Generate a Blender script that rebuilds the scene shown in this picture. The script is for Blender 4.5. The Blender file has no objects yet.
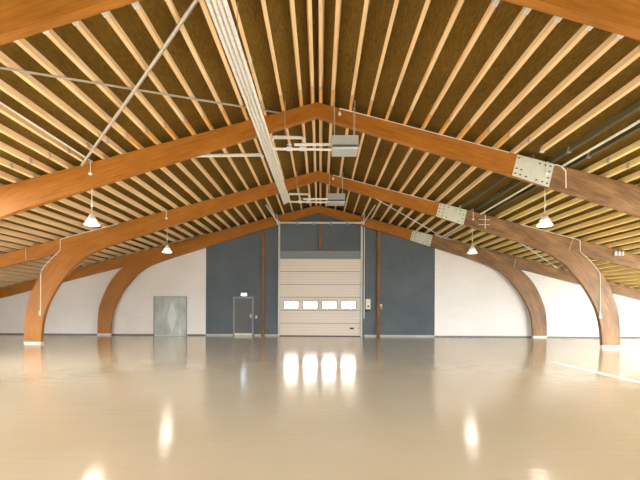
import bpy, bmesh, math, random
from mathutils import Vector, Matrix
random.seed(7)
SC = bpy.context.scene
COL = SC.collection
# ------------------------------------------------------------------ dimensions
APEX, SL = 6.90, 0.263           # top of the arches at the ridge, roof slope
FRAMES = [5.13, 10.0, 15.0, 20.0]  # front faces of the four arches
FW = 0.15                        # arch thickness
WALL = 20.30                     # face of the gable wall
PH, PW = 0.155, 0.068
GX = .11                         # the gable fittings sit this far right of the ridge line             # purlin depth and width
EAVE = 18.3
REAR = -9.0
ROOF0 = -5.0
def zr(x): return APEX - SL * abs(x)
# ------------------------------------------------------------------ materials
def srgb(r, g, b):
    f = lambda c: (c/255/12.92 if c/255 <= .04045 else ((c/255+.055)/1.055)**2.4)
    return (f(r), f(g), f(b), 1)
def new_mat(name):
    m = bpy.data.materials.new(name); m.use_nodes = True
    nt = m.node_tree; b = nt.nodes['Principled BSDF']
    return m, nt, b
def N(nt, t, **kw):
    n = nt.nodes.new(t)
    for k, v in kw.items():
        if k in n.inputs: n.inputs[k].default_value = v
        else: setattr(n, k, v)
    return n
def ramp(nt, fac, stops):
    r = nt.nodes.new('ShaderNodeValToRGB')
    e = r.color_ramp.elements
    while len(e) < len(stops): e.new(.5)
    for el, (p, c) in zip(e, stops): el.position = p; el.color = c
    nt.links.new(fac, r.inputs['Fac']); return r.outputs['Color']
def mix(nt, fac, a, b, mode='MIX'):
    n = nt.nodes.new('ShaderNodeMix'); n.data_type = 'RGBA'; n.blend_type = mode
    for s, v in ((0, fac), (6, a), (7, b)):
        if hasattr(v, 'node'): nt.links.new(v, n.inputs[s])
        else: n.inputs[s].default_value = v
    return n.outputs[2]
def coords(nt, kind, scale):
    tc = nt.nodes.new('ShaderNodeTexCoord'); mp = nt.nodes.new('ShaderNodeMapping')
    mp.inputs['Scale'].default_value = scale
    nt.links.new(tc.outputs[kind], mp.inputs['Vector']); return mp.outputs['Vector']
def noise(nt, vec, scale, detail=4, rough=.6):
    n = N(nt, 'ShaderNodeTexNoise'); n.inputs['Scale'].default_value = scale
    n.inputs['Detail'].default_value = detail; n.inputs['Roughness'].default_value = rough
    nt.links.new(vec, n.inputs['Vector']); return n.outputs['Fac']
def bump(nt, b, h, strength, dist=.01):
    bp = N(nt, 'ShaderNodeBump'); bp.inputs['Strength'].default_value = strength
    bp.inputs['Distance'].default_value = dist
    nt.links.new(h, bp.inputs['Height']); nt.links.new(bp.outputs['Normal'], b.inputs['Normal'])
def plain(name, col, rough=.5, metal=0, var=.06, scale=6):
    m, nt, b = new_mat(name)
    f = noise(nt, coords(nt, 'Object', (1, 1, 1)), scale)
    lo = tuple(c*(1-var) for c in col[:3]) + (1,); hi = tuple(min(1, c*(1+var)) for c in col[:3]) + (1,)
    nt.links.new(ramp(nt, f, [(.3, lo), (.7, hi)]), b.inputs['Base Color'])
    b.inputs['Roughness'].default_value = rough; b.inputs['Metallic'].default_value = metal
    return m
def glulam(name, dark, mid, light, lam=.045, grain=1.0):
    m, nt, b = new_mat(name)
    uv = coords(nt, 'UV', (.8, 12, 1)); f = noise(nt, uv, 1.6, 6, .7)
    big = noise(nt, coords(nt, 'UV', (.5, 1.6, 1)), 1.2, 3)
    c = ramp(nt, f, [(.25, dark), (.5, mid), (.8, light)])
    c = mix(nt, .35*grain, c, ramp(nt, big, [(.3, dark), (.7, light)]))
    # laminations: thin darker glue lines across the depth
    tc = nt.nodes.new('ShaderNodeTexCoord'); sp = nt.nodes.new('ShaderNodeSeparateXYZ')
    nt.links.new(tc.outputs['UV'], sp.inputs[0])
    d = N(nt, 'ShaderNodeMath', operation='DIVIDE'); nt.links.new(sp.outputs['Y'], d.inputs[0]); d.inputs[1].default_value = lam
    fr = N(nt, 'ShaderNodeMath', operation='FRACT'); nt.links.new(d.outputs[0], fr.inputs[0])
    line = ramp(nt, fr.outputs[0], [(0, (.70, .66, .62, 1)), (.12, (1, 1, 1, 1))])
    c = mix(nt, .55, c, line, 'MULTIPLY')
    nt.links.new(c, b.inputs['Base Color']); b.inputs['Roughness'].default_value = .5
    b.inputs['Specular IOR Level'].default_value = .3
    bump(nt, b, f, .15, .004); return m
def timber(name, dark, light, axis='Y'):
    m, nt, b = new_mat(name)
    s = {'Y': (22, .8, 22), 'Z': (22, 22, .8)}[axis]
    f = noise(nt, coords(nt, 'Object', s), 1.3, 5, .6)
    g = noise(nt, coords(nt, 'Object', (2.1, .35, 2.1)), 1.0, 2)
    c = mix(nt, .4, ramp(nt, f, [(.25, dark), (.72, light)]), ramp(nt, g, [(.35, dark), (.65, light)]))
    nt.links.new(c, b.inputs['Base Color']); b.inputs['Roughness'].default_value = .6
    b.inputs['Specular IOR Level'].default_value = .25
    return m
def emit(name, col, strength):
    m, nt, b = new_mat(name)
    b.inputs['Base Color'].default_value = col; b.inputs['Emission Color'].default_value = col
    b.inputs['Emission Strength'].default_value = strength; return m

M = {}
M['arch'] = glulam('orange_glulam', srgb(112, 66, 16), srgb(146, 90, 23), srgb(180, 118, 40))
M['arch_old'] = glulam('brown_glulam', srgb(54, 38, 24), srgb(112, 80, 50), srgb(178, 138, 94), lam=.04, grain=1.2)
M['purlin'] = timber('softwood', srgb(196, 160, 114), srgb(232, 202, 156))
M['purlin_yellow'] = timber('yellow_softwood', srgb(200, 172, 108), srgb(236, 212, 148))
M['purlin_end'] = timber('orange_softwood', srgb(200, 146, 78), srgb(224, 172, 100))
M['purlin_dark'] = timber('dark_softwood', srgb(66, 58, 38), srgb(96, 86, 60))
M['post'] = timber('post_wood', srgb(92, 60, 30), srgb(148, 98, 54), 'Z')
M['plate'] = plain('galvanised_plate', srgb(200, 204, 190), .45, .15, .07, 9)
M['steel'] = plain('grey_steel', srgb(158, 150, 140), .45, .35, .1, 14)
M['galv'] = plain('bright_galvanised', srgb(205, 210, 212), .4, .2, .05)
M['bolt'] = plain('dark_bolt', srgb(84, 84, 78), .5, .5)
M['pipe'] = plain('white_pipe_lagging', srgb(208, 204, 197), .5, 0, .16, 22)
M['conduit'] = plain('white_plastic', srgb(226, 220, 208), .5)
M['grey_box'] = plain('heater_casing', srgb(150, 153, 148), .4, .1, .04)
M['dark'] = plain('dark_plastic', srgb(38, 38, 40), .5)
M['cable'] = plain('black_cable', srgb(58, 50, 44), .6)
M['mortar'] = plain('pale_mortar', srgb(206, 206, 200), .7)
M['frame_grey'] = plain('door_frame_grey', srgb(120, 124, 128), .45, 0, .04)
M['door_dark'] = plain('dark_door_paint', srgb(66, 68, 66), .45, 0, .05)
M['lintel'] = plain('lintel_grey', srgb(112, 116, 120), .5, 0, .05)
M['skirting'] = plain('dark_skirting', srgb(96, 96, 94), .5)
M['skirting_light'] = plain('light_skirting', srgb(170, 172, 170), .5)
M['line'] = plain('white_floor_streak', srgb(240, 238, 232), .25)
M['pane'] = emit('daylit_pane', (1, .99, .97, 1), 14.0)
M['exit'] = emit('exit_sign_face', (.62, .86, 1, 1), 10.0)
M['glow'] = emit('lamp_refractor', (1, .95, .86, 1), .3)
M['glow_hot'] = emit('lamp_rim', (1, .96, .88, 1), 1.5)
# roof deck: brown wood-wool boards with fine ribs along the hall
m, nt, b = new_mat('roof_boards')
f = noise(nt, coords(nt, 'Object', (30, 3, 30)), 2.2, 5, .7)
g = noise(nt, coords(nt, 'Object', (.5, .5, .5)), 1.5, 3)
c = mix(nt, .45, ramp(nt, f, [(.32, srgb(50, 36, 8)), (.68, srgb(138, 106, 44))]), ramp(nt, g, [(.3, srgb(72, 54, 18)), (.7, srgb(108, 84, 32))]))
nt.links.new(c, b.inputs['Base Color']); b.inputs['Roughness'].default_value = .9; b.inputs['Specular IOR Level'].default_value = .1
bump(nt, b, f, .5, .01); M['deck'] = m
# walls
def wall_mat(name, lo, hi, amt):
    m, nt, b = new_mat(name)
    v = coords(nt, 'Object', (1, 1, 1))
    g = noise(nt, v, .7, 4); c = ramp(nt, g, [(.3, lo), (.7, hi)])
    tc = nt.nodes.new('ShaderNodeTexCoord'); sp = nt.nodes.new('ShaderNodeSeparateXYZ'); cb = nt.nodes.new('ShaderNodeCombineXYZ')
    nt.links.new(tc.outputs['Object'], sp.inputs[0]); nt.links.new(sp.outputs['X'], cb.inputs['X']); nt.links.new(sp.outputs['Z'], cb.inputs['Y'])
    br = N(nt, 'ShaderNodeTexBrick'); nt.links.new(cb.outputs[0], br.inputs['Vector'])
    br.inputs['Scale'].default_value = 1; br.inputs['Brick Width'].default_value = .6; br.inputs['Row Height'].default_value = .2
    br.inputs['Mortar Size'].default_value = .006
    br.inputs['Color1'].default_value = (1, 1, 1, 1); br.inputs['Color2'].default_value = (.95, .95, .95, 1); br.inputs['Mortar'].default_value = (.82, .82, .82, 1)
    c = mix(nt, amt, c, br.outputs['Color'], 'MULTIPLY')
    nt.links.new(c, b.inputs['Base Color']); b.inputs['Roughness'].default_value = .75
    b.inputs['Specular IOR Level'].default_value = .2
    return m
M['white'] = wall_mat('white_block_wall', srgb(232, 230, 226), srgb(240, 238, 235), .35)
M['greywall'] = wall_mat('grey_block_wall', srgb(79, 87, 92), srgb(91, 99, 104), .6)
# floor: glossy beige epoxy, faintly rippled
m, nt, b = new_mat('epoxy_floor')
g = noise(nt, coords(nt, 'Object', (.35, .35, 1)), 1.0, 5)
c = ramp(nt, g, [(.3, srgb(210, 194, 163)), (.7, srgb(220, 204, 175))])
nt.links.new(c, b.inputs['Base Color']); b.inputs['Roughness'].default_value = .11
b.inputs['IOR'].default_value = 1.6
r = noise(nt, coords(nt, 'Object', (.6, 6.0, 1)), 1.3, 4, .6)
bump(nt, b, r, .24, .02)
b.inputs['Coat Weight'].default_value = .7; b.inputs['Coat Roughness'].default_value = .13; b.inputs['Coat IOR'].default_value = 1.5; M['floor'] = m
# metal hatch with a paler mottled patch
m, nt, b = new_mat('mottled_sheet_metal')
v = coords(nt, 'Object', (1, 1, .35)); f = noise(nt, v, 3.0, 5, .6)
c = ramp(nt, f, [(.3, srgb(118, 121, 114)), (.55, srgb(142, 145, 138)), (.75, srgb(160, 163, 157))])
nt.links.new(c, b.inputs['Base Color']); b.inputs['Roughness'].default_value = .4; b.inputs['Metallic'].default_value = .2; M['hatch'] = m
M['hatch_patch'] = plain('pale_diamond', srgb(152, 157, 153), .35, .2, .06)  # slightly paler diamond shape on the metal door leaf
# sectional door: cream steel with fine horizontal ribs
m, nt, b = new_mat('cream_door_steel')
tc = nt.nodes.new('ShaderNodeTexCoord'); sp = nt.nodes.new('ShaderNodeSeparateXYZ'); nt.links.new(tc.outputs['Object'], sp.inputs[0])
d = N(nt, 'ShaderNodeMath', operation='DIVIDE'); nt.links.new(sp.outputs['Z'], d.inputs[0]); d.inputs[1].default_value = .15
fr = N(nt, 'ShaderNodeMath', operation='FRACT'); nt.links.new(d.outputs[0], fr.inputs[0])
c = ramp(nt, fr.outputs[0], [(0, srgb(178, 168, 156)), (.1, srgb(208, 198, 186)), (.92, srgb(212, 202, 190)), (1, srgb(184, 174, 162))])
nt.links.new(c, b.inputs['Base Color']); b.inputs['Roughness'].default_value = .5
b.inputs['Specular IOR Level'].default_value = .3; M['cream'] = m
M['seam'] = plain('door_seam', srgb(110, 104, 98), .6)
# ------------------------------------------------------------------ mesh helpers
def link(name, bm, m, parent=None, smooth=False):
    me = bpy.data.meshes.new(name)
    bmesh.ops.recalc_face_normals(bm, faces=bm.faces[:])
    if smooth:
        for f in bm.faces: f.smooth = True
    bm.to_mesh(me); bm.free()
    me.materials.append(M[m] if isinstance(m, str) else m)
    o = bpy.data.objects.new(name, me); COL.objects.link(o)
    if parent: o.parent = parent
    return o
def box(bm, x0, x1, y0, y1, z0, z1):
    vs = [bm.verts.new((x, y, z)) for x in (x0, x1) for y in (y0, y1) for z in (z0, z1)]
    for q in ((0, 1, 3, 2), (4, 6, 7, 5), (0, 4, 5, 1), (2, 3, 7, 6), (0, 2, 6, 4), (1, 5, 7, 3)):
        bm.faces.new([vs[i] for i in q])
    return vs
def bx(*a):
    bm = bmesh.new(); box(bm, *a); return bm
def bevbox(*a, w=.01):
    bm = bx(*a); bmesh.ops.bevel(bm, geom=bm.edges[:], offset=w, segments=2, affect='EDGES', profile=.6); return bm
def prism(bm, pts, y0, y1):      # polygon in XZ swept along Y
    a = [bm.verts.new((x, y0, z)) for x, z in pts]; c = [bm.verts.new((x, y1, z)) for x, z in pts]
    bm.faces.new(a); bm.faces.new(c[::-1])
    for i in range(len(pts)):
        j = (i+1) % len(pts); bm.faces.new((a[i], c[i], c[j], a[j]))
def tube(bm, pts, r, n=8, caps=True):
    pts = [Vector(p) for p in pts]; rings = []
    up = Vector((.13, .31, .94)).normalized()
    for i, p in enumerate(pts):
        d = (pts[min(i+1, len(pts)-1)] - pts[max(i-1, 0)]).normalized()
        u = d.cross(up)
        if u.length < .05: u = d.cross(Vector((1, 0, 0)))
        u.normalize(); v = d.cross(u).normalized()
        k = 1.0
        if 0 < i < len(pts)-1:
            a = (pts[i]-pts[i-1]).normalized().dot((pts[i+1]-pts[i]).normalized()); k = 1/max(.5, math.sqrt(max(0, (1+a)/2)))
        rings.append([bm.verts.new(p + r*(math.cos(2*math.pi*t/n)*u + math.sin(2*math.pi*t/n)*v)*(k if n else 1)) for t in range(n)])
    for a, c in zip(rings, rings[1:]):
        for t in range(n): bm.faces.new((a[t], a[(t+1) % n], c[(t+1) % n], c[t]))
    if caps: bm.faces.new(rings[0][::-1]); bm.faces.new(rings[-1])
def tb(pts, r, n=8):
    bm = bmesh.new(); tube(bm, pts, r, n); return bm
def lathe(bm, prof, n=24, c=(0, 0, 0)):
    rings = []
    for r, z in prof:
        rings.append([bm.verts.new((c[0]+r*math.cos(2*math.pi*i/n), c[1]+r*math.sin(2*math.pi*i/n), c[2]+z)) for i in range(n)])
    for a, q in zip(rings, rings[1:]):
        for i in range(n): bm.faces.new((a[i], a[(i+1) % n], q[(i+1) % n], q[i]))
    bm.faces.new(rings[0][::-1]); bm.faces.new(rings[-1])
def empty(name, loc=(0, 0, 0)):
    o = bpy.data.objects.new(name, None); COL.objects.link(o); o.location = loc; o.empty_display_size = .2; return o
def tag(o, label=None, cat=None, group=None, kind=None):
    if label: o['label'] = label
    if cat: o['category'] = cat
    if group: o['group'] = group
    if kind: o['kind'] = kind
    return o
def struct(name, bm, m, parent=None):
    o = link(name, bm, m, parent)
    if not parent: o['kind'] = 'structure'
    return o
# ------------------------------------------------------------------ room shell
struct('floor', bx(-EAVE-.2, EAVE+.2, REAR, WALL+.25, -.2, 0), 'floor')
bm = bmesh.new()
off = PH/math.cos(math.atan(SL)) + .004
E = EAVE + .6
def deck_piece(s_, xe, y0, y1):
    prism(bm, [(0, APEX+off), (s_*xe, zr(xe)+off), (s_*xe, zr(xe)+off+.15), (0, APEX+off+.15)], y0, y1)
for s_, xa, xb in ((-1, 9.9, E), (1, 11.2, 14.8)):      # unseen openings added along the eaves of the nearer bays for extra daylight
    deck_piece(s_, 10.2, ROOF0, -1.0); deck_piece(s_, xa, -1.0, 9.6 if s_ < 0 else 10.07)
    if s_ < 0: deck_piece(s_, E, 9.6, 10.07)
    deck_piece(s_, xb, 10.07, 15.07); deck_piece(s_, E, 15.07, WALL+.3)
struct('ceiling', bm, 'deck')
bm = bmesh.new(); o2 = off - .002
prism(bm, [(-EAVE, 0), (EAVE, 0), (EAVE, zr(EAVE)+o2), (0, APEX+o2), (-EAVE, zr(EAVE)+o2)], WALL+.02, WALL+.25)
struct('wall_back', bm, 'white')
bm = bmesh.new(); G0, G1 = -6.11+GX, 6.08+GX
prism(bm, [(G0, 0), (G1, 0), (G1, zr(G1)+o2-.003), (0, APEX+o2-.003), (G0, zr(G0)+o2-.003)], WALL, WALL+.019)
struct('wall_back_center', bm, 'greywall')
for side, s in (('left', -1), ('right', 1)):
    bm = bmesh.new()
    a, c = sorted((s*EAVE, s*(EAVE+.2)))
    if s < 0:
        box(bm, a, c, REAR, WALL+.25, 0, zr(EAVE+.2)+off-.01); struct('wall_'+side, bm, 'white'); continue
    box(bm, a, c, REAR, WALL+.25, 0, .8)
    box(bm, a, c, ROOF0, WALL+.25, 1.95, zr(EAVE+.2)+off-.01)
    y = REAR
    while y < WALL:
        box(bm, a, c, y, y+.12, .8, 1.95); y += 2.45
    struct('wall_'+side, bm, 'white')
bm = bmesh.new(); prism(bm, [(-EAVE, 0), (EAVE, 0), (EAVE, zr(EAVE)+o2), (0, APEX+o2), (-EAVE, zr(EAVE)+o2)], ROOF0-.2, ROOF0-.002); struct('wall_front', bm, 'white')
for nm, x0, x1, mm in (('baseboard_left', -EAVE+.01, G0, 'skirting'), ('baseboard_right', G1, EAVE-.01, 'skirting')):
    if nm == 'baseboard_left':
        bm = bmesh.new(); box(bm, x0, -8.93+GX, WALL+.0, WALL+.02, 0, .06); box(bm, -7.1+GX, x1, WALL+.0, WALL+.02, 0, .06)
    else: bm = bx(x0, x1, WALL, WALL+.02, 0, .06)
    struct(nm, bm, mm)
bm = bmesh.new()
for a, c in ((G0-GX, -4.66), (-3.5, -3.15), (-2.95, -2.25), (2.36, 3.0), (3.2, G1-GX)): box(bm, a+GX, c+GX, WALL-.015, WALL, 0, .085)
struct('baseboard_center', bm, 'skirting_light')

# ------------------------------------------------------------------ laminated timber arches
KX = 1.005
KR = [1.01, 1.01, 1.0155, 1.026]   # right half, per arch
OUT = [(0, 6.9), (2.5, zr(2.5)), (5.1, zr(5.1)), (7.07, zr(7.07)), (8.6, zr(8.6)), (9.6, zr(9.6)), (10.14, zr(10.14)),
       (10.14, 3.70), (10.51, 3.38), (10.92, 2.87), (11.20, 2.36), (11.44, 1.78), (11.55, 1.36), (11.60, .8), (11.62, .07)]
INN = [(0, 6.53), (2.5, 5.75), (5.1, 4.94), (7.07, 4.32), (7.85, 4.07), (8.44, 3.86), (8.96, 3.63),
       (9.44, 3.30), (9.68, 3.07), (9.98, 2.71), (10.28, 2.33), (10.58, 1.80), (10.76, 1.36), (10.89, .8), (10.95, .07)]
def cr(P, t):
    i = min(int(t), len(P)-2); u = t - i
    p0, p1, p2, p3 = P[max(i-1, 0)], P[i], P[i+1], P[min(i+2, len(P)-1)]
    return tuple(.5*((2*p1[k]) + (p2[k]-p0[k])*u + (2*p0[k]-5*p1[k]+4*p2[k]-p3[k])*u*u + (3*p1[k]-p0[k]-3*p2[k]+p3[k])*u**3) for k in (0, 1))
def outer(t):
    if t <= 6: return cr(OUT[:7], t)
    if t <= 7: return (10.14, OUT[6][1] + (t-6)*(3.70-OUT[6][1]))
    return cr(OUT[7:], t-7)
def inner(t): return cr(INN, t)
def strip(outs, inns, s, y0, y1):          # a bar between two outlines, with UVs along its length
    bm = bmesh.new(); uvl = bm.loops.layers.uv.new('UVMap')
    L = [0]
    for i in range(1, len(outs)):
        a = Vector(((outs[i][0]+inns[i][0])/2, (outs[i][1]+inns[i][1])/2)); c = Vector(((outs[i-1][0]+inns[i-1][0])/2, (outs[i-1][1]+inns[i-1][1])/2))
        L.append(L[-1] + (a-c).length)
    rows = []
    for (ox, oz), (ix, iz), l in zip(outs, inns, L):
        d = math.hypot(ox-ix, oz-iz)
        rows.append([(bm.verts.new((s*ox, y0, oz)), l, d), (bm.verts.new((s*ix, y0, iz)), l, 0),
                     (bm.verts.new((s*ix, y1, iz)), l, -FW), (bm.verts.new((s*ox, y1, oz)), l, d+FW)])
    def face(q):
        f = bm.faces.new([v for v, _, _ in q])
        for lp, (_, u, w) in zip(f.loops, q): lp[uvl].uv = (u, w)
    for a, c in zip(rows, rows[1:]):
        for k in range(4): face((a[k], a[(k+1) % 4], c[(k+1) % 4], c[k]))
    face(rows[0]); face(rows[-1][::-1]); return bm
def half(t0, t1, s, y, kr=1.01):
    n = max(2, int((t1-t0)*6)); ts = sorted(set([t0+(t1-t0)*i/n for i in range(n+1)] + [float(k) for k in range(15) if t0 < k < t1]))
    kx = kr if s > 0 else KX
    def fix(p, inn=0):
        w = max(0, min(1, (p[1]-2.5)/1.7))
        return (p[0]*kx, p[1] - SL*p[0]*(kx-1)*w + (inn*.055*min(1, p[0]/6)*w if s > 0 else 0))
    return strip([fix(outer(t)) for t in ts], [fix(inner(t), 1) for t in ts], s, y, y+FW)
def tcut(xc):                               # parameter where the straight rafter reaches xc
    lo, hi = 0., 6.
    for _ in range(40):
        mid = (lo+hi)/2
        if outer(mid)[0]*KX < xc: lo = mid
        else: hi = mid
    return lo
def tail(s, y, x1, kr=1.01):
    kx = (KX if s < 0 else kr); xs = [10.14*kx + (x1-10.14*kx)*i/6 for i in range(7)]
    return strip([(x, zr(x)) for x in xs], [(x, zr(x)-.54+.006*(x-10)) for x in xs], s, y, y+FW)
FRLAB = ['overhead timber arch nearest the viewer, only its orange rafters crossing the top corners',
         'second timber arch, its orange rafters passing just above the larger grey heater',
         'third timber arch, its curved columns standing farthest apart on the floor',
         'rearmost timber arch against the gable wall, its columns beside the white wall']
SPL = [(5.05, 6.0), (5.21, 6.16), (4.75, 5.82), (4.92, 5.96)]
for k, y in enumerate(FRAMES):
    root = tag(empty('timber_arch', (0, y, 0)), FRLAB[k], 'arch', 'glued laminated timber arches')
    def put(name, bm, m):
        for v in bm.verts: v.co.y -= y
        return link(name, bm, m, root)
    put('curved_rafter', half(0, 14, -1, y), 'arch')
    xm = sum(SPL[k])/2; t = tcut(xm)
    put('rafter', half(0, t, 1, y, KR[k]), 'arch')
    tag(put('curved_rafter', half(t, 14, 1, y, KR[k]), 'arch_old'), 'darker weathered brown curved rafter')
    put('rafter_tail', tail(-1, y+.002, 17.9), 'arch'); tag(put('rafter_tail', tail(1, y+.002, 17.9, KR[k]), 'arch_old'), 'weathered brown rafter tail')
    for s in (-1, 1):
        put('base_shoe', bx(*sorted((s*10.94*(KX if s < 0 else KR[k]), s*11.63*(KX if s < 0 else KR[k]))), y-.004, y+FW+.004, 0, .10), 'mortar')
    # steel splice plate on the right rafter
    a, c = SPL[k]; cs = math.cos(math.atan(SL)); sn = math.sin(math.atan(SL))
    bm = bmesh.new()
    def top(x): return zr(x) - .012
    def bot(x): return cr(INN, tcut(x))[1] + .055 + .010
    sh = .12
    pts = [(a+.02, top(a)), (c+.02, top(c)), (c-sh, bot(c)+SL*0), (a-sh, bot(a))]
    prism(bm, pts, y-.012, y)
    pl = put('splice_plate', bm, 'plate')
    for fx in (.07, .2, .36, .64, .80, .93):
        for fv in (.13, .37, .63, .87):
            if fv in (.37, .63) and .3 < fx < .7: continue
            if random.random() < .2: continue
            tx = a + fx*(c-a); bxx = tx - sh*fv; zz = top(tx)*(1-fv) + bot(tx)*fv
            q = bmesh.new(); box(q, bxx-.028, bxx+.028, -.022, -.012, zz-.016, zz+.016)
            link('bolt', q, 'bolt', pl)

# ------------------------------------------------------------------ purlins
ORD = ['', 'first', 'second', 'third', 'fourth', 'fifth', 'sixth', 'seventh', 'eighth', 'ninth', 'tenth', 'eleventh', 'twelfth', 'thirteenth',
       'fourteenth', 'fifteenth', 'sixteenth', 'seventeenth', 'eighteenth', 'nineteenth']
TENS = {20: ('twentieth', 'twenty'), 30: ('thirtieth', 'thirty'), 40: ('fortieth', 'forty')}
def ordinal(n):
    if n < 20: return ORD[n]
    t = n//10*10
    return TENS[t][0] if n == t else TENS[t][1] + '-' + ORD[n-t]
BAYS = [(FRAMES[0], FRAMES[1], 9.6, 'nearest roof bay'), (FRAMES[1], FRAMES[2], 13.2, 'middle roof bay'), (FRAMES[2], FRAMES[3], 17.2, 'farthest roof bay')]
ang = math.atan(SL)
def purlin_bm(s, y0, y1, w=PW, h=PH, z0=.003):  # section square to the roof, origin at mid of its underside
    bm = bmesh.new(); t = (math.cos(ang), -s*math.sin(ang)); n = (s*math.sin(ang), math.cos(ang))
    pts = [(t[0]*a + n[0]*e, t[1]*a + n[1]*e) for a, e in ((-w/2, z0), (w/2, z0), (w/2, z0+h), (-w/2, z0+h))]
    prism(bm, pts, y0, y1); return bm
def bracket_bm(s, y0, y1):
    bm = bmesh.new(); t = (math.cos(ang), -s*math.sin(ang)); n = (s*math.sin(ang), math.cos(ang))
    for a0, a1, e0, e1 in ((-PW/2-.006, -PW/2, -.004, .12), (PW/2, PW/2+.006, -.004, .12), (-PW/2, -PW/2+.026, -.005, 0.003), (PW/2-.026, PW/2, -.005, 0.003)):
        prism(bm, [(t[0]*a+n[0]*e, t[1]*a+n[1]*e) for a, e in ((a0, e0), (a1, e0), (a1, e1), (a0, e1))], y0, y1)
    return bm
cache = {}
def mesh_of(key, fn, mat):
    if key not in cache:
        bm = fn(); bmesh.ops.recalc_face_normals(bm, faces=bm.faces[:]); me = bpy.data.meshes.new(key[0]); bm.to_mesh(me); bm.free(); me.materials.append(M[mat]); cache[key] = me
    return cache[key]
def inst(name, me, parent=None, loc=(0, 0, 0)):
    o = bpy.data.objects.new(name, me); COL.objects.link(o); o.location = loc
    if parent: o.parent = parent
    return o
for bi, (y0, y1, xmax, bay) in enumerate(BAYS):
    for s, side in ((-1, 'left'), (1, 'right')):
        k = 0
        while True:
            if s < 0: x = .092 if k == 0 else .392 + .4765*(k-1)
            else: x = .092 if k == 0 else .392 + .4765*(k-1)
            if x > xmax: break
            mat, word = 'purlin', 'pale softwood'
            if s > 0 and x > 6.85: mat, word = 'purlin_yellow', 'yellowish softwood'
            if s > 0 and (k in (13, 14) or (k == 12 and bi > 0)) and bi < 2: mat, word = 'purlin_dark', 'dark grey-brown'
            stub = s > 0 and k == 12 and bi == 0
            ya, yb = y0 + .002, y1 - .002
            if bi == 2: yb = WALL - .002
            if bi == 0: yb = 9.30
            if stub: yb = 9.62
            if s > 0 and k in (13, 14) and bi == 0: yb = y1 - .002
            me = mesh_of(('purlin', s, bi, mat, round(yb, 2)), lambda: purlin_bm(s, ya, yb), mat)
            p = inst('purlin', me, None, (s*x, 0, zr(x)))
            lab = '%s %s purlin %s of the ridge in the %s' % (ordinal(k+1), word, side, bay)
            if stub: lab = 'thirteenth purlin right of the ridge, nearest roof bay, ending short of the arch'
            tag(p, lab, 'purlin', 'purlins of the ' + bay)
            if bi == 0:
                inst('bracket', mesh_of(('bracket', s, 0), lambda: bracket_bm(s, 5.80, 5.92), 'galv'), p)
                if not stub and mat != 'purlin_dark':
                    q = (inst('end_piece', mesh_of(('end_piece', s, x < 5, mat), lambda: purlin_bm(s, 9.302, 9.998), 'purlin_end' if x < 5 else mat), p))
                    if x < 5: tag(q, 'more orange end piece resting on the arch')
                inst('bracket', mesh_of(('bracket', s, 1 + stub), lambda: bracket_bm(s, 9.26 + .3*stub, 9.34 + .3*stub), 'steel' if not stub else 'galv'), p)
            k += 1
# ------------------------------------------------------------------ gable posts
for x, z1, lab in ((-3.05+GX, zr(3.05)-.02, 'tall wooden post between the exit door and the roller door'),
                   (3.10+GX, zr(3.10)-.02, 'tall wooden post right of the roller door near the control box'),
                   (GX, APEX-.02, 'short wooden post above the middle of the roller door')):
    z0 = 0.001 if abs(x) > 1 else 4.55
    tag(link('timber_post', bevbox(x-.068, x+.068, WALL-.115, WALL-.001, z0, min(z1, zr(abs(x)+.1)-.02), w=.006), 'post'), lab, 'post', 'gable wall posts')
# ------------------------------------------------------------------ door_1: big sectional door
D = empty('door_1', (GX, WALL, 0)); D['kind'] = 'structure'; D['label'] = 'large cream sectional door with four bright windows in the grey gable wall'
x0, x1 = -2.13, 2.14; top = 4.12; ph = top/6
for i in range(6):
    za = i*ph + .012; zb = (i+1)*ph - .012
    bm = bevbox(x0, x1, -.07, -.02, za + (.03 if i == 0 else 0), zb, w=.008)
    p = link('door_panel', bm, 'cream', D)
    if i == 2:
        tag(p, 'door panel holding the four windows')
        for j in range(4):
            cx = x0 + .60 + j*1.012; zc = (za+zb)/2 - .06
            fr = bmesh.new()
            for a in ((cx-.40, cx+.40, zc+.175, zc+.225), (cx-.40, cx+.40, zc-.225, zc-.175), (cx-.40, cx-.345, zc-.175, zc+.175), (cx+.345, cx+.40, zc-.175, zc+.175)):
                box(fr, a[0], a[1], -.088, -.068, a[2], a[3])
            link('window_frame', fr, 'frame_grey', p)
            tag(link('window_pane', bx(cx-.345, cx+.345, -.08, -.068, zc-.175, zc+.175), 'pane', p), 'bright daylit pane')
    if i == 0:
        link('door_handle', bevbox(1.58, 1.80, -.10, -.068, .38, .47, w=.012), 'dark', p)
        link('lock', bevbox(2.02, 2.06, -.085, -.068, .42, .47, w=.006), 'dark', p)
bm = bmesh.new()
for i in range(1, 6): box(bm, x0, x1, -.055, -.02, i*ph-.012, i*ph+.012)
link('panel_seam', bm, 'seam', D)
link('bottom_seal', bx(x0, x1, -.065, -.02, .002, .04), 'dark', D)
link('lintel_panel', bx(x0, x1, -.05, -.002, top+.004, 4.53), 'lintel', D)
for xx in (x0-.09, x1+.03):
    bm = bmesh.new(); box(bm, xx, xx+.06, -.10, -.02, 0.002, 5.93); box(bm, xx-.02, xx+.08, -.022, -.001, 0.002, 5.93)
    link('guide_track', bm, 'galv', D)
SY, SZ = -.42, 5.95
sh = link('torsion_shaft', tb([(x0-.12, SY, SZ), (x1+.12, SY, SZ)], .05, 10), 'galv', D)
for xx in (-1.2, -.35, .55, 1.4):
    link('shaft_bearing', bevbox(xx-.05, xx+.05, SY-.07, SY+.07, SZ-.08, SZ+.08, w=.008), 'steel', sh)
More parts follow.
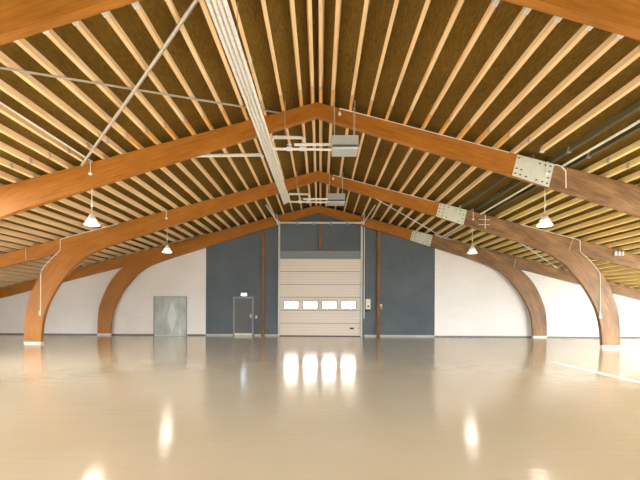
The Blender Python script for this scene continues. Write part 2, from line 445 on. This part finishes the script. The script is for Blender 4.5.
for xx in (x0-.08, x1+.08):
    bm = bmesh.new(); n = 16
    lathe(bm, [(.03, -.07), (.11, -.07), (.11, .07), (.03, .07)], n)
    bmesh.ops.rotate(bm, verts=bm.verts, matrix=Matrix.Rotation(math.pi/2, 3, 'Y')); bmesh.ops.translate(bm, verts=bm.verts, vec=(xx, SY, SZ))
    link('cable_drum', bm, 'galv', sh)
for s, xx in ((-1, x0-.1), (1, x1+.1)):
    bm = bmesh.new()
    tube(bm, [(xx, SY, SZ), (xx+s*.28, -2.75, zr(abs(xx)+.28)-.0)], .03, 6)
    tube(bm, [(xx, SY, SZ), (xx, SY-.5, zr(abs(xx)+.1))], .02, 6)
    tube(bm, [(xx, -.05, SZ-.06), (xx, SY, SZ)], .03, 6)
    link('hanger_strut', bm, 'galv', D)
tb_ = link('drive_conduit', tb([(x1+.2, -.03, 5.9), (x1+.2, -.03, .95)], .022, 8), 'conduit', D)
# ------------------------------------------------------------------ door_2: exit door, door_3: metal hatch
D2 = empty('door_2', (-4.08+GX, WALL, 0)); D2['kind'] = 'structure'; D2['label'] = 'dark grey exit door under a lit sign'
bm = bmesh.new()
box(bm, -.56, -.48, -.05, -.001, 0.002, 2.08); box(bm, .46, .54, -.05, -.001, 0.002, 2.08); box(bm, -.48, .46, -.05, -.001, 2.0, 2.08)
link('door_frame', bm, 'frame_grey', D2)
lf = link('door_leaf', bx(-.475, .455, -.035, -.002, .14, 1.995), 'door_dark', D2)
link('kick_plate', bx(-.475, .455, -.037, -.002, .012, .135), 'plate', D2)
bm = bmesh.new(); box(bm, .385, .425, -.055, -.035, .94, 1.18); tube(bm, [(.405, -.055, 1.06), (.405, -.085, 1.06), (.30, -.085, 1.06)], .013, 8)
link('door_handle', bm, 'conduit', lf)
D3 = empty('door_3', (-8.02+GX, WALL+.02, 0)); D3['kind'] = 'structure'; D3['label'] = 'grey sheet metal door in the white wall'
bm = bmesh.new(); box(bm, -.89, -.84, -.06, -.001, 0.002, 2.08); box(bm, .84, .89, -.06, -.001, 0.002, 2.08); box(bm, -.84, .84, -.06, -.001, 2.03, 2.08)
link('door_frame', bm, 'frame_grey', D3)
lf = link('door_leaf', bx(-.838, .838, -.045, -.002, .012, 2.028), 'hatch', D3)
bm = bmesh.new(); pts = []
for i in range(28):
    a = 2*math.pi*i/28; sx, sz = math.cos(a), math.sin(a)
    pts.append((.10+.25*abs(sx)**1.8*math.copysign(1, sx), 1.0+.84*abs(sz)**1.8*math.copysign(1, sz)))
prism(bm, pts, -.0475, -.0452); link('pale_diamond', bm, 'hatch_patch', lf)
# ------------------------------------------------------------------ small fittings on the gable wall
e = tag(empty('exit_sign', (-4.06+GX, WALL, 2.2)), 'small lit bluish white sign on the dark wall above the exit door', 'sign')
link('sign_housing', bevbox(-.16, .16, -.06, -.001, -.085, .085, w=.008), 'galv', e)
tag(link('sign_face', bx(-.135, .135, -.064, -.0605, -.055, .055), 'exit', e), 'glowing bluish white face')
e = tag(empty('light_switch', (-3.40+GX, WALL, 1.0)), 'small white switch on the dark wall right of the exit door', 'switch')
link('switch_plate', bevbox(-.05, .05, -.02, -.001, -.07, .07, w=.008), 'conduit', e); link('rocker', bevbox(-.025, .025, -.028, -.02, -.035, .035, w=.004), 'galv', e)
e = tag(empty('control_box', (2.55+GX, WALL, 1.72)), 'white control box on the wall right of the roller door', 'control box')
link('box_housing', bevbox(-.12, .12, -.10, -.001, -.27, .27, w=.015), 'conduit', e)
link('push_button', bevbox(-.05, .05, -.12, -.10, -.16, -.08, w=.01), 'dark', e); link('cable_gland', bevbox(-.16, .06, -.06, -.001, -.42, -.28, w=.01), 'dark', e)
e = tag(empty('wall_socket', (3.19+GX, WALL-.04, 1.66)), 'small white socket on the right-hand gable post', 'socket')
link('socket_plate', bevbox(.0, .09, -.09, 0, -.06, .06, w=.01), 'conduit', e); link('plug', bevbox(.02, .1, -.06, -.02, -.22, -.06, w=.01), 'steel', e)
# ------------------------------------------------------------------ pendant lamps
def lamp(x, y, z, zb, lab):
    r = tag(empty('pendant_lamp', (x, y, z)), lab, 'lamp', 'pendant lamps')
    link('cord', tb([(0, 0, .27), (0, 0, zb-z)], .009, 6), 'conduit', r)
    bm = bmesh.new(); lathe(bm, [(.012, .10), (.024, .10), (.028, .0), (.012, .0)], 12, (0, 0, .5)); link('cord_joint', bm, 'conduit', r, True)
    bm = bmesh.new(); lathe(bm, [(.012, .30), (.05, .29), (.075, .25), (.10, .19), (.10, .17), (.02, .17)], 20); link('lamp_cap', bm, 'galv', r, True)
    bm = bmesh.new(); lathe(bm, [(.10, .175), (.125, .16), (.13, .125), (.135, .10), (.165, .055)], 28); link('reflector_shade', bm, 'glow', r, True)
    bm = bmesh.new(); lathe(bm, [(.165, .052), (.185, .035), (.187, .01), (.17, 0), (.05, -.008)], 28); tag(link('bright_rim', bm, 'glow_hot', r, True), 'brightest lower rim of the shade')
    li = bpy.data.lights.new('bulb', 'SPOT'); li.energy = 75; li.color = (1, .92, .8); li.shadow_soft_size = .22; li.spot_size = math.radians(165); li.spot_blend = .6
    lo = bpy.data.objects.new('bulb', li); COL.objects.link(lo); lo.location = (0, 0, -.18); lo.parent = r
    return r
for k, yy, nm in ((1, FRAMES[1], 'second'), (2, FRAMES[2], 'third')):
    for s, side in ((-1, 'left'), (1, 'right')):
        x = s*5.98 + (.1 if s > 0 and k == 2 else 0)
        zb = cr(INN, tcut(5.98))[1]
        lamp(x, yy+.06, 3.67, zb + .0, 'lit glass pendant lamp hanging from the %s side of the %s timber arch' % (side, nm))
        e = tag(empty('junction_box', (x, yy-.015, zr(x)-.30)), 'white cable drop with small box on the %s arch above its %s lamp' % (nm, side), 'junction box', 'lamp junction boxes')
        bm = bmesh.new(); lathe(bm, [(.02, .03), (.045, .02), (.045, -.03), (.02, -.04)], 12); link('box_body', bm, 'conduit', e, True)
        link('cable_drop', tb([(0, 0, .03), (0, 0, .28), (.03*s, 0, .30)], .012, 6), 'conduit', e)
# ------------------------------------------------------------------ heaters
def heater(y, sc, lab, z):
    e = tag(empty('unit_heater', (.71, y, z)), lab, 'heater', 'unit heaters')
    link('casing', bevbox(-.325, .325, 0, .5, 0, .34, w=.015), 'grey_box', e)
    link('outlet_slot', bx(-.31, .31, -.012, .0, .045, .10), 'bolt', e)
    link('front_lip', bevbox(-.325, .325, -.02, .0, .0, .04, w=.006), 'galv', e)
    for xx in (-.26, .24):
        for yy in (.08, .42):
            link('hanging_strap', tb([(xx, yy, .33), (xx, yy, zr(.71+xx)-z-.0)], .011, 6), 'steel', e)
    return e
heater(9.38, 1, 'larger nearer grey box heater hung under the ridge before the second arch', 5.42)
heater(14.38, 1, 'smaller-looking farther grey box heater hung before the third arch', 5.49)
# ------------------------------------------------------------------ white pipe bundle and branches
e = tag(empty('pipe_bundle', (-1.28, 0, 5.53)), 'bundle of white lagged pipes running along the hall left of the ridge', 'pipes')
for i in range(4):
    x = -.108 + i*.072; yend = (14.72, 14.62, 14.5, 14.4)[i]
    link('pipe', tb([(x-.01, 3.2, 0), (x+.04, 8, 0.004), (x+.10, yend, 0)], .033, 10), 'pipe', e)
y = 3.6
while y < 14.3:
    link('pipe_clamp', bx(-.15+(y-5)*.0104, .15+(y-5)*.0104, y-.015, y+.015, .04, .058), 'steel', e)
    link('hanger_rod', tb([(.0, y, .058), (.0, y, zr(1.28)-5.53)], .006, 6), 'steel', e); y += 1.35
def branch(y, dz, lab):
    e = tag(empty('branch_pipe', (GX, y, dz)), lab, 'pipes', 'heater branch pipes')
    link('upper_pipe', tb([(-1.22, .03, 5.62), (-1.18, .0, 5.71), (-.50, 0, 5.70), (-.43, 0, 5.66), (-.43, 0, 5.52)], .037, 10), 'pipe', e)
    link('upper_pipe', tb([(-.66, -.06, 5.50), (.275, -.06, 5.50)], .036, 10), 'pipe', e)
    link('lower_pipe', tb([(-1.20, -.02, 5.41), (-1.05, -.04, 5.40), (.275, -.04, 5.385)], .032, 10), 'pipe', e)
    for xx, zz in ((-.78, 5.40), (-.46, 5.40)):
        bm = bmesh.new(); tube(bm, [(xx-.07, -.05, zz), (xx-.04, -.05, zz), (xx+.04, -.05, zz), (xx+.07, -.05, zz)], .055, 10); tube(bm, [(xx, -.05, zz), (xx, -.05, zz+.11)], .02, 8); box(bm, xx-.06, xx+.06, -.06, -.04, zz+.10, zz+.12)
        link('valve', bm, 'galv', e)
    link('pipe_hanger', tb([(-.9, 0, 5.74), (-.9, 0, zr(.79)-dz)], .008, 6), 'steel', e)
    return e
branch(9.55, .07, 'white branch pipes with valves feeding the nearer grey heater')
branch(14.5, .13, 'white branch pipes with valves feeding the farther grey heater')
e = tag(empty('side_pipe', (GX, 10.42, 0)), 'white lagged pipe leaving the bundle to the left behind the second arch', 'pipe')
link('pipe_run', tb([(-1.58, 0, 5.62), (-1.66, 0, 5.69), (-3.9, 0, 5.66)], .042, 10), 'pipe', e)
link('pipe_hanger', tb([(-2.6, 0, 5.7), (-2.6, 0, zr(2.49))], .008, 6), 'steel', e)
# ------------------------------------------------------------------ roof bracing, conduits
def rod(name, p, q, r, m, lab, cat, group=None):
    P = lambda x, y, d: (x, y, zr(x)-d)
    n = 8; pts = [P(p[0]+(q[0]-p[0])*i/n, p[1]+(q[1]-p[1])*i/n, .034+.042*math.sin(math.pi*min(1, 1.35*i/n)) if r > .03 else .026) for i in range(n+1)]
    return tag(link(name, tb(pts, r, 8), m), lab, cat, group)
o = rod('brace_rod', (-1.12, 5.3), (-6.2, 9.97), .032, 'steel', 'thicker steel brace rod slanting down left across the nearest roof bay', 'brace', 'roof brace rods')
o = rod('brace_rod', (-6.4, 5.3), (-.98, 9.98), .020, 'steel', 'thinner steel brace rod crossing the thicker one in the nearest roof bay', 'brace', 'roof brace rods')
rod('brace_rod', (1.0, 15.2), (6.6, 19.9), .020, 'galv', 'slim pale brace rod between the ridge and right plate in the farthest roof bay', 'brace', 'roof brace rods')
rod('brace_rod', (6.5, 15.2), (12.4, 19.9), .021, 'galv', 'slim pale brace rod above the white wall on the right in the farthest roof bay', 'brace', 'roof brace rods')
for y0, y1, bay in ((5.35, 9.95, 'nearest'), (10.2, 14.95, 'middle'), (15.2, 19.95, 'farthest')):
    x = 6.36
    tag(link('conduit', tb([(x, y0, zr(x)-.03), (x, (y0+y1)/2, zr(x)-.032), (x, y1, zr(x)-.03)], .028, 8), 'conduit'), 'pale conduit between dark purlins on the right of the %s roof bay' % bay, 'conduit', 'roof conduits')
x = 5.91
tag(link('conduit', tb([(-x, 5.35, zr(x)-.02), (-x, 9.95, zr(x)-.02)], .018, 8), 'conduit'), 'white conduit under a purlin leading to the left lamp of the second arch', 'conduit', 'roof conduits')
for k, yy, nm, xe in ((1, FRAMES[1], 'second', 5.0), (2, FRAMES[2], 'third', 4.6)):
    e = tag(empty('cable_run', (0, yy-.014, 0)), 'thin white cable along the top edge of the %s arch right of the ridge' % nm, 'cable', 'arch cable runs')
    pts = [(.60, 0, zr(.6)-.14), (.60, 0, zr(.6)-.015)] + [(.6+(xe-.6)*i/8, 0, zr(.6+(xe-.6)*i/8)-.012) for i in range(1, 9)]
    link('cable', tb(pts, .010, 6), 'conduit', e)
    bm = bmesh.new(); lathe(bm, [(.015, .04), (.035, .03), (.035, -.03), (.015, -.04)], 12, (.60, 0, zr(.6)-.16)); link('junction_box', bm, 'conduit', e, True)
for s, side in ((-1, 'left'), (1, 'right')):
    Y = FRAMES[2]-.014
    e = tag(empty('switch_conduit', (0, Y, 0)), 'thin white conduit with switch box running down the %s column of the third arch' % side, 'conduit', 'column conduits')
    pts = [(7.9, zr(7.9)-.015), (10.1, zr(10.1)-.02), (10.22, zr(10.2)-.05), (10.23, 3.75), (10.72, 3.28), (10.98, 2.93), (11.0, 2.8), (11.0, 1.32)]
    link('conduit_pipe', tb([(s*a, 0, c) for a, c in pts], .014, 6), 'conduit', e)
    link('switch_box', bevbox(s*11.0-.05, s*11.0+.05, -.04, .012, 1.14, 1.32, w=.01), 'steel', e)
    if s > 0:
        link('cable_drop', tb([(9.95, 0, zr(9.95)-.03), (9.8, 0, 3.80)], .014, 6), 'conduit', e)
e = tag(empty('cable_drop', (6.35, FRAMES[1]-.014, 0)), 'white looped cable drop on the dark rafter beside the nearest splice plate', 'cable')
link('cable', tb([(-.25, 0, zr(6.1)-.06), (-.12, 0, zr(6.2)-.02), (.0, 0, zr(6.35)-.02), (.12, 0, zr(6.5)-.1), (.13, 0, zr(6.5)-.55)], .013, 6), 'conduit', e)
e = tag(empty('cable_drop', (6.35, FRAMES[2]-.014, 0)), 'white cable drop with cross clips right of the third arch splice plate', 'cable')
link('cable', tb([(.2, 0, zr(6.55)-.02), (.2, 0, zr(6.55)-.55)], .014, 6), 'conduit', e)
for dz in (.25, .45): link('cable_clip', tb([(-.05, 0, zr(6.3)-dz+.0), (.38, 0, zr(6.3)-dz-.01)], .010, 6), 'conduit', e)
e = tag(empty('cable_drop', (0, FRAMES[2]-.014, 0)), 'short thin cable on the outer rafter tail left of the third arch column', 'cable')
link('cable', tb([(-11.62, 0, zr(11.62)-.02), (-11.60, 0, zr(11.62)-.47)], .009, 6), 'conduit', e)
e = tag(empty('cable_drop', (0, FRAMES[3]-.014, 0)), 'short white cable on the right knee of the rearmost arch', 'cable')
link('cable', tb([(10.3, 0, zr(10.3)-.02), (10.2, 0, zr(10.3)-.55)], .012, 6), 'conduit', e)
e = tag(empty('clamp_bracket', (11.75, FRAMES[2]-.004, zr(11.75)-.12)), 'small grey metal clamp on the right rafter tail of the third arch', 'clamp')
link('clamp_plate', bevbox(-.24, .16, -.03, 0, -.10, .05, w=.008), 'steel', e)
for xx in (-.18, -.03, .10): link('clamp_bolt', bevbox(xx-.03, xx+.03, -.06, -.03, -.09, .07, w=.008), 'galv', e)
# ------------------------------------------------------------------ pale floor streak, laid as a thin white sheet
tag(link('floor_streak', bx(6.60, 6.79, 6.2, 10.9, .0005, .003), 'line'), 'thin pale streak on the glossy floor at the right', 'floor line')
# ------------------------------------------------------------------ light: overcast daylight through the added roof openings and the side windows
w = bpy.data.worlds.new('sky'); SC.world = w; w.use_nodes = True
bg = w.node_tree.nodes['Background']; bg.inputs['Color'].default_value = (.91, .965, 1, 1); bg.inputs['Strength'].default_value = 20
# ------------------------------------------------------------------ camera
cam = bpy.data.cameras.new('camera'); co = bpy.data.objects.new('camera', cam); COL.objects.link(co)
cam.sensor_width = 36; cam.lens = 381*36/640; cam.shift_x = .0089; cam.shift_y = .1062; cam.clip_end = 200
YAW, ROLL = math.radians(.86), math.radians(.27)
co.location = (GX, 0, 1.5)
co.rotation_euler = (Matrix.Rotation(YAW, 3, 'Z') @ Matrix.Rotation(math.pi/2, 3, 'X') @ Matrix.Rotation(ROLL, 3, 'Z')).to_euler()
SC.camera = co
SC.view_settings.view_transform = 'Standard'; SC.view_settings.look = 'None'; SC.view_settings.gamma = 1; SC.view_settings.use_curve_mapping = False
SC.view_settings.exposure = 0.05
SC.cycles.max_bounces = 10; SC.cycles.diffuse_bounces = 6; SC.cycles.glossy_bounces = 4; SC.cycles.sample_clamp_indirect = 6; SC.cycles.use_denoising = True
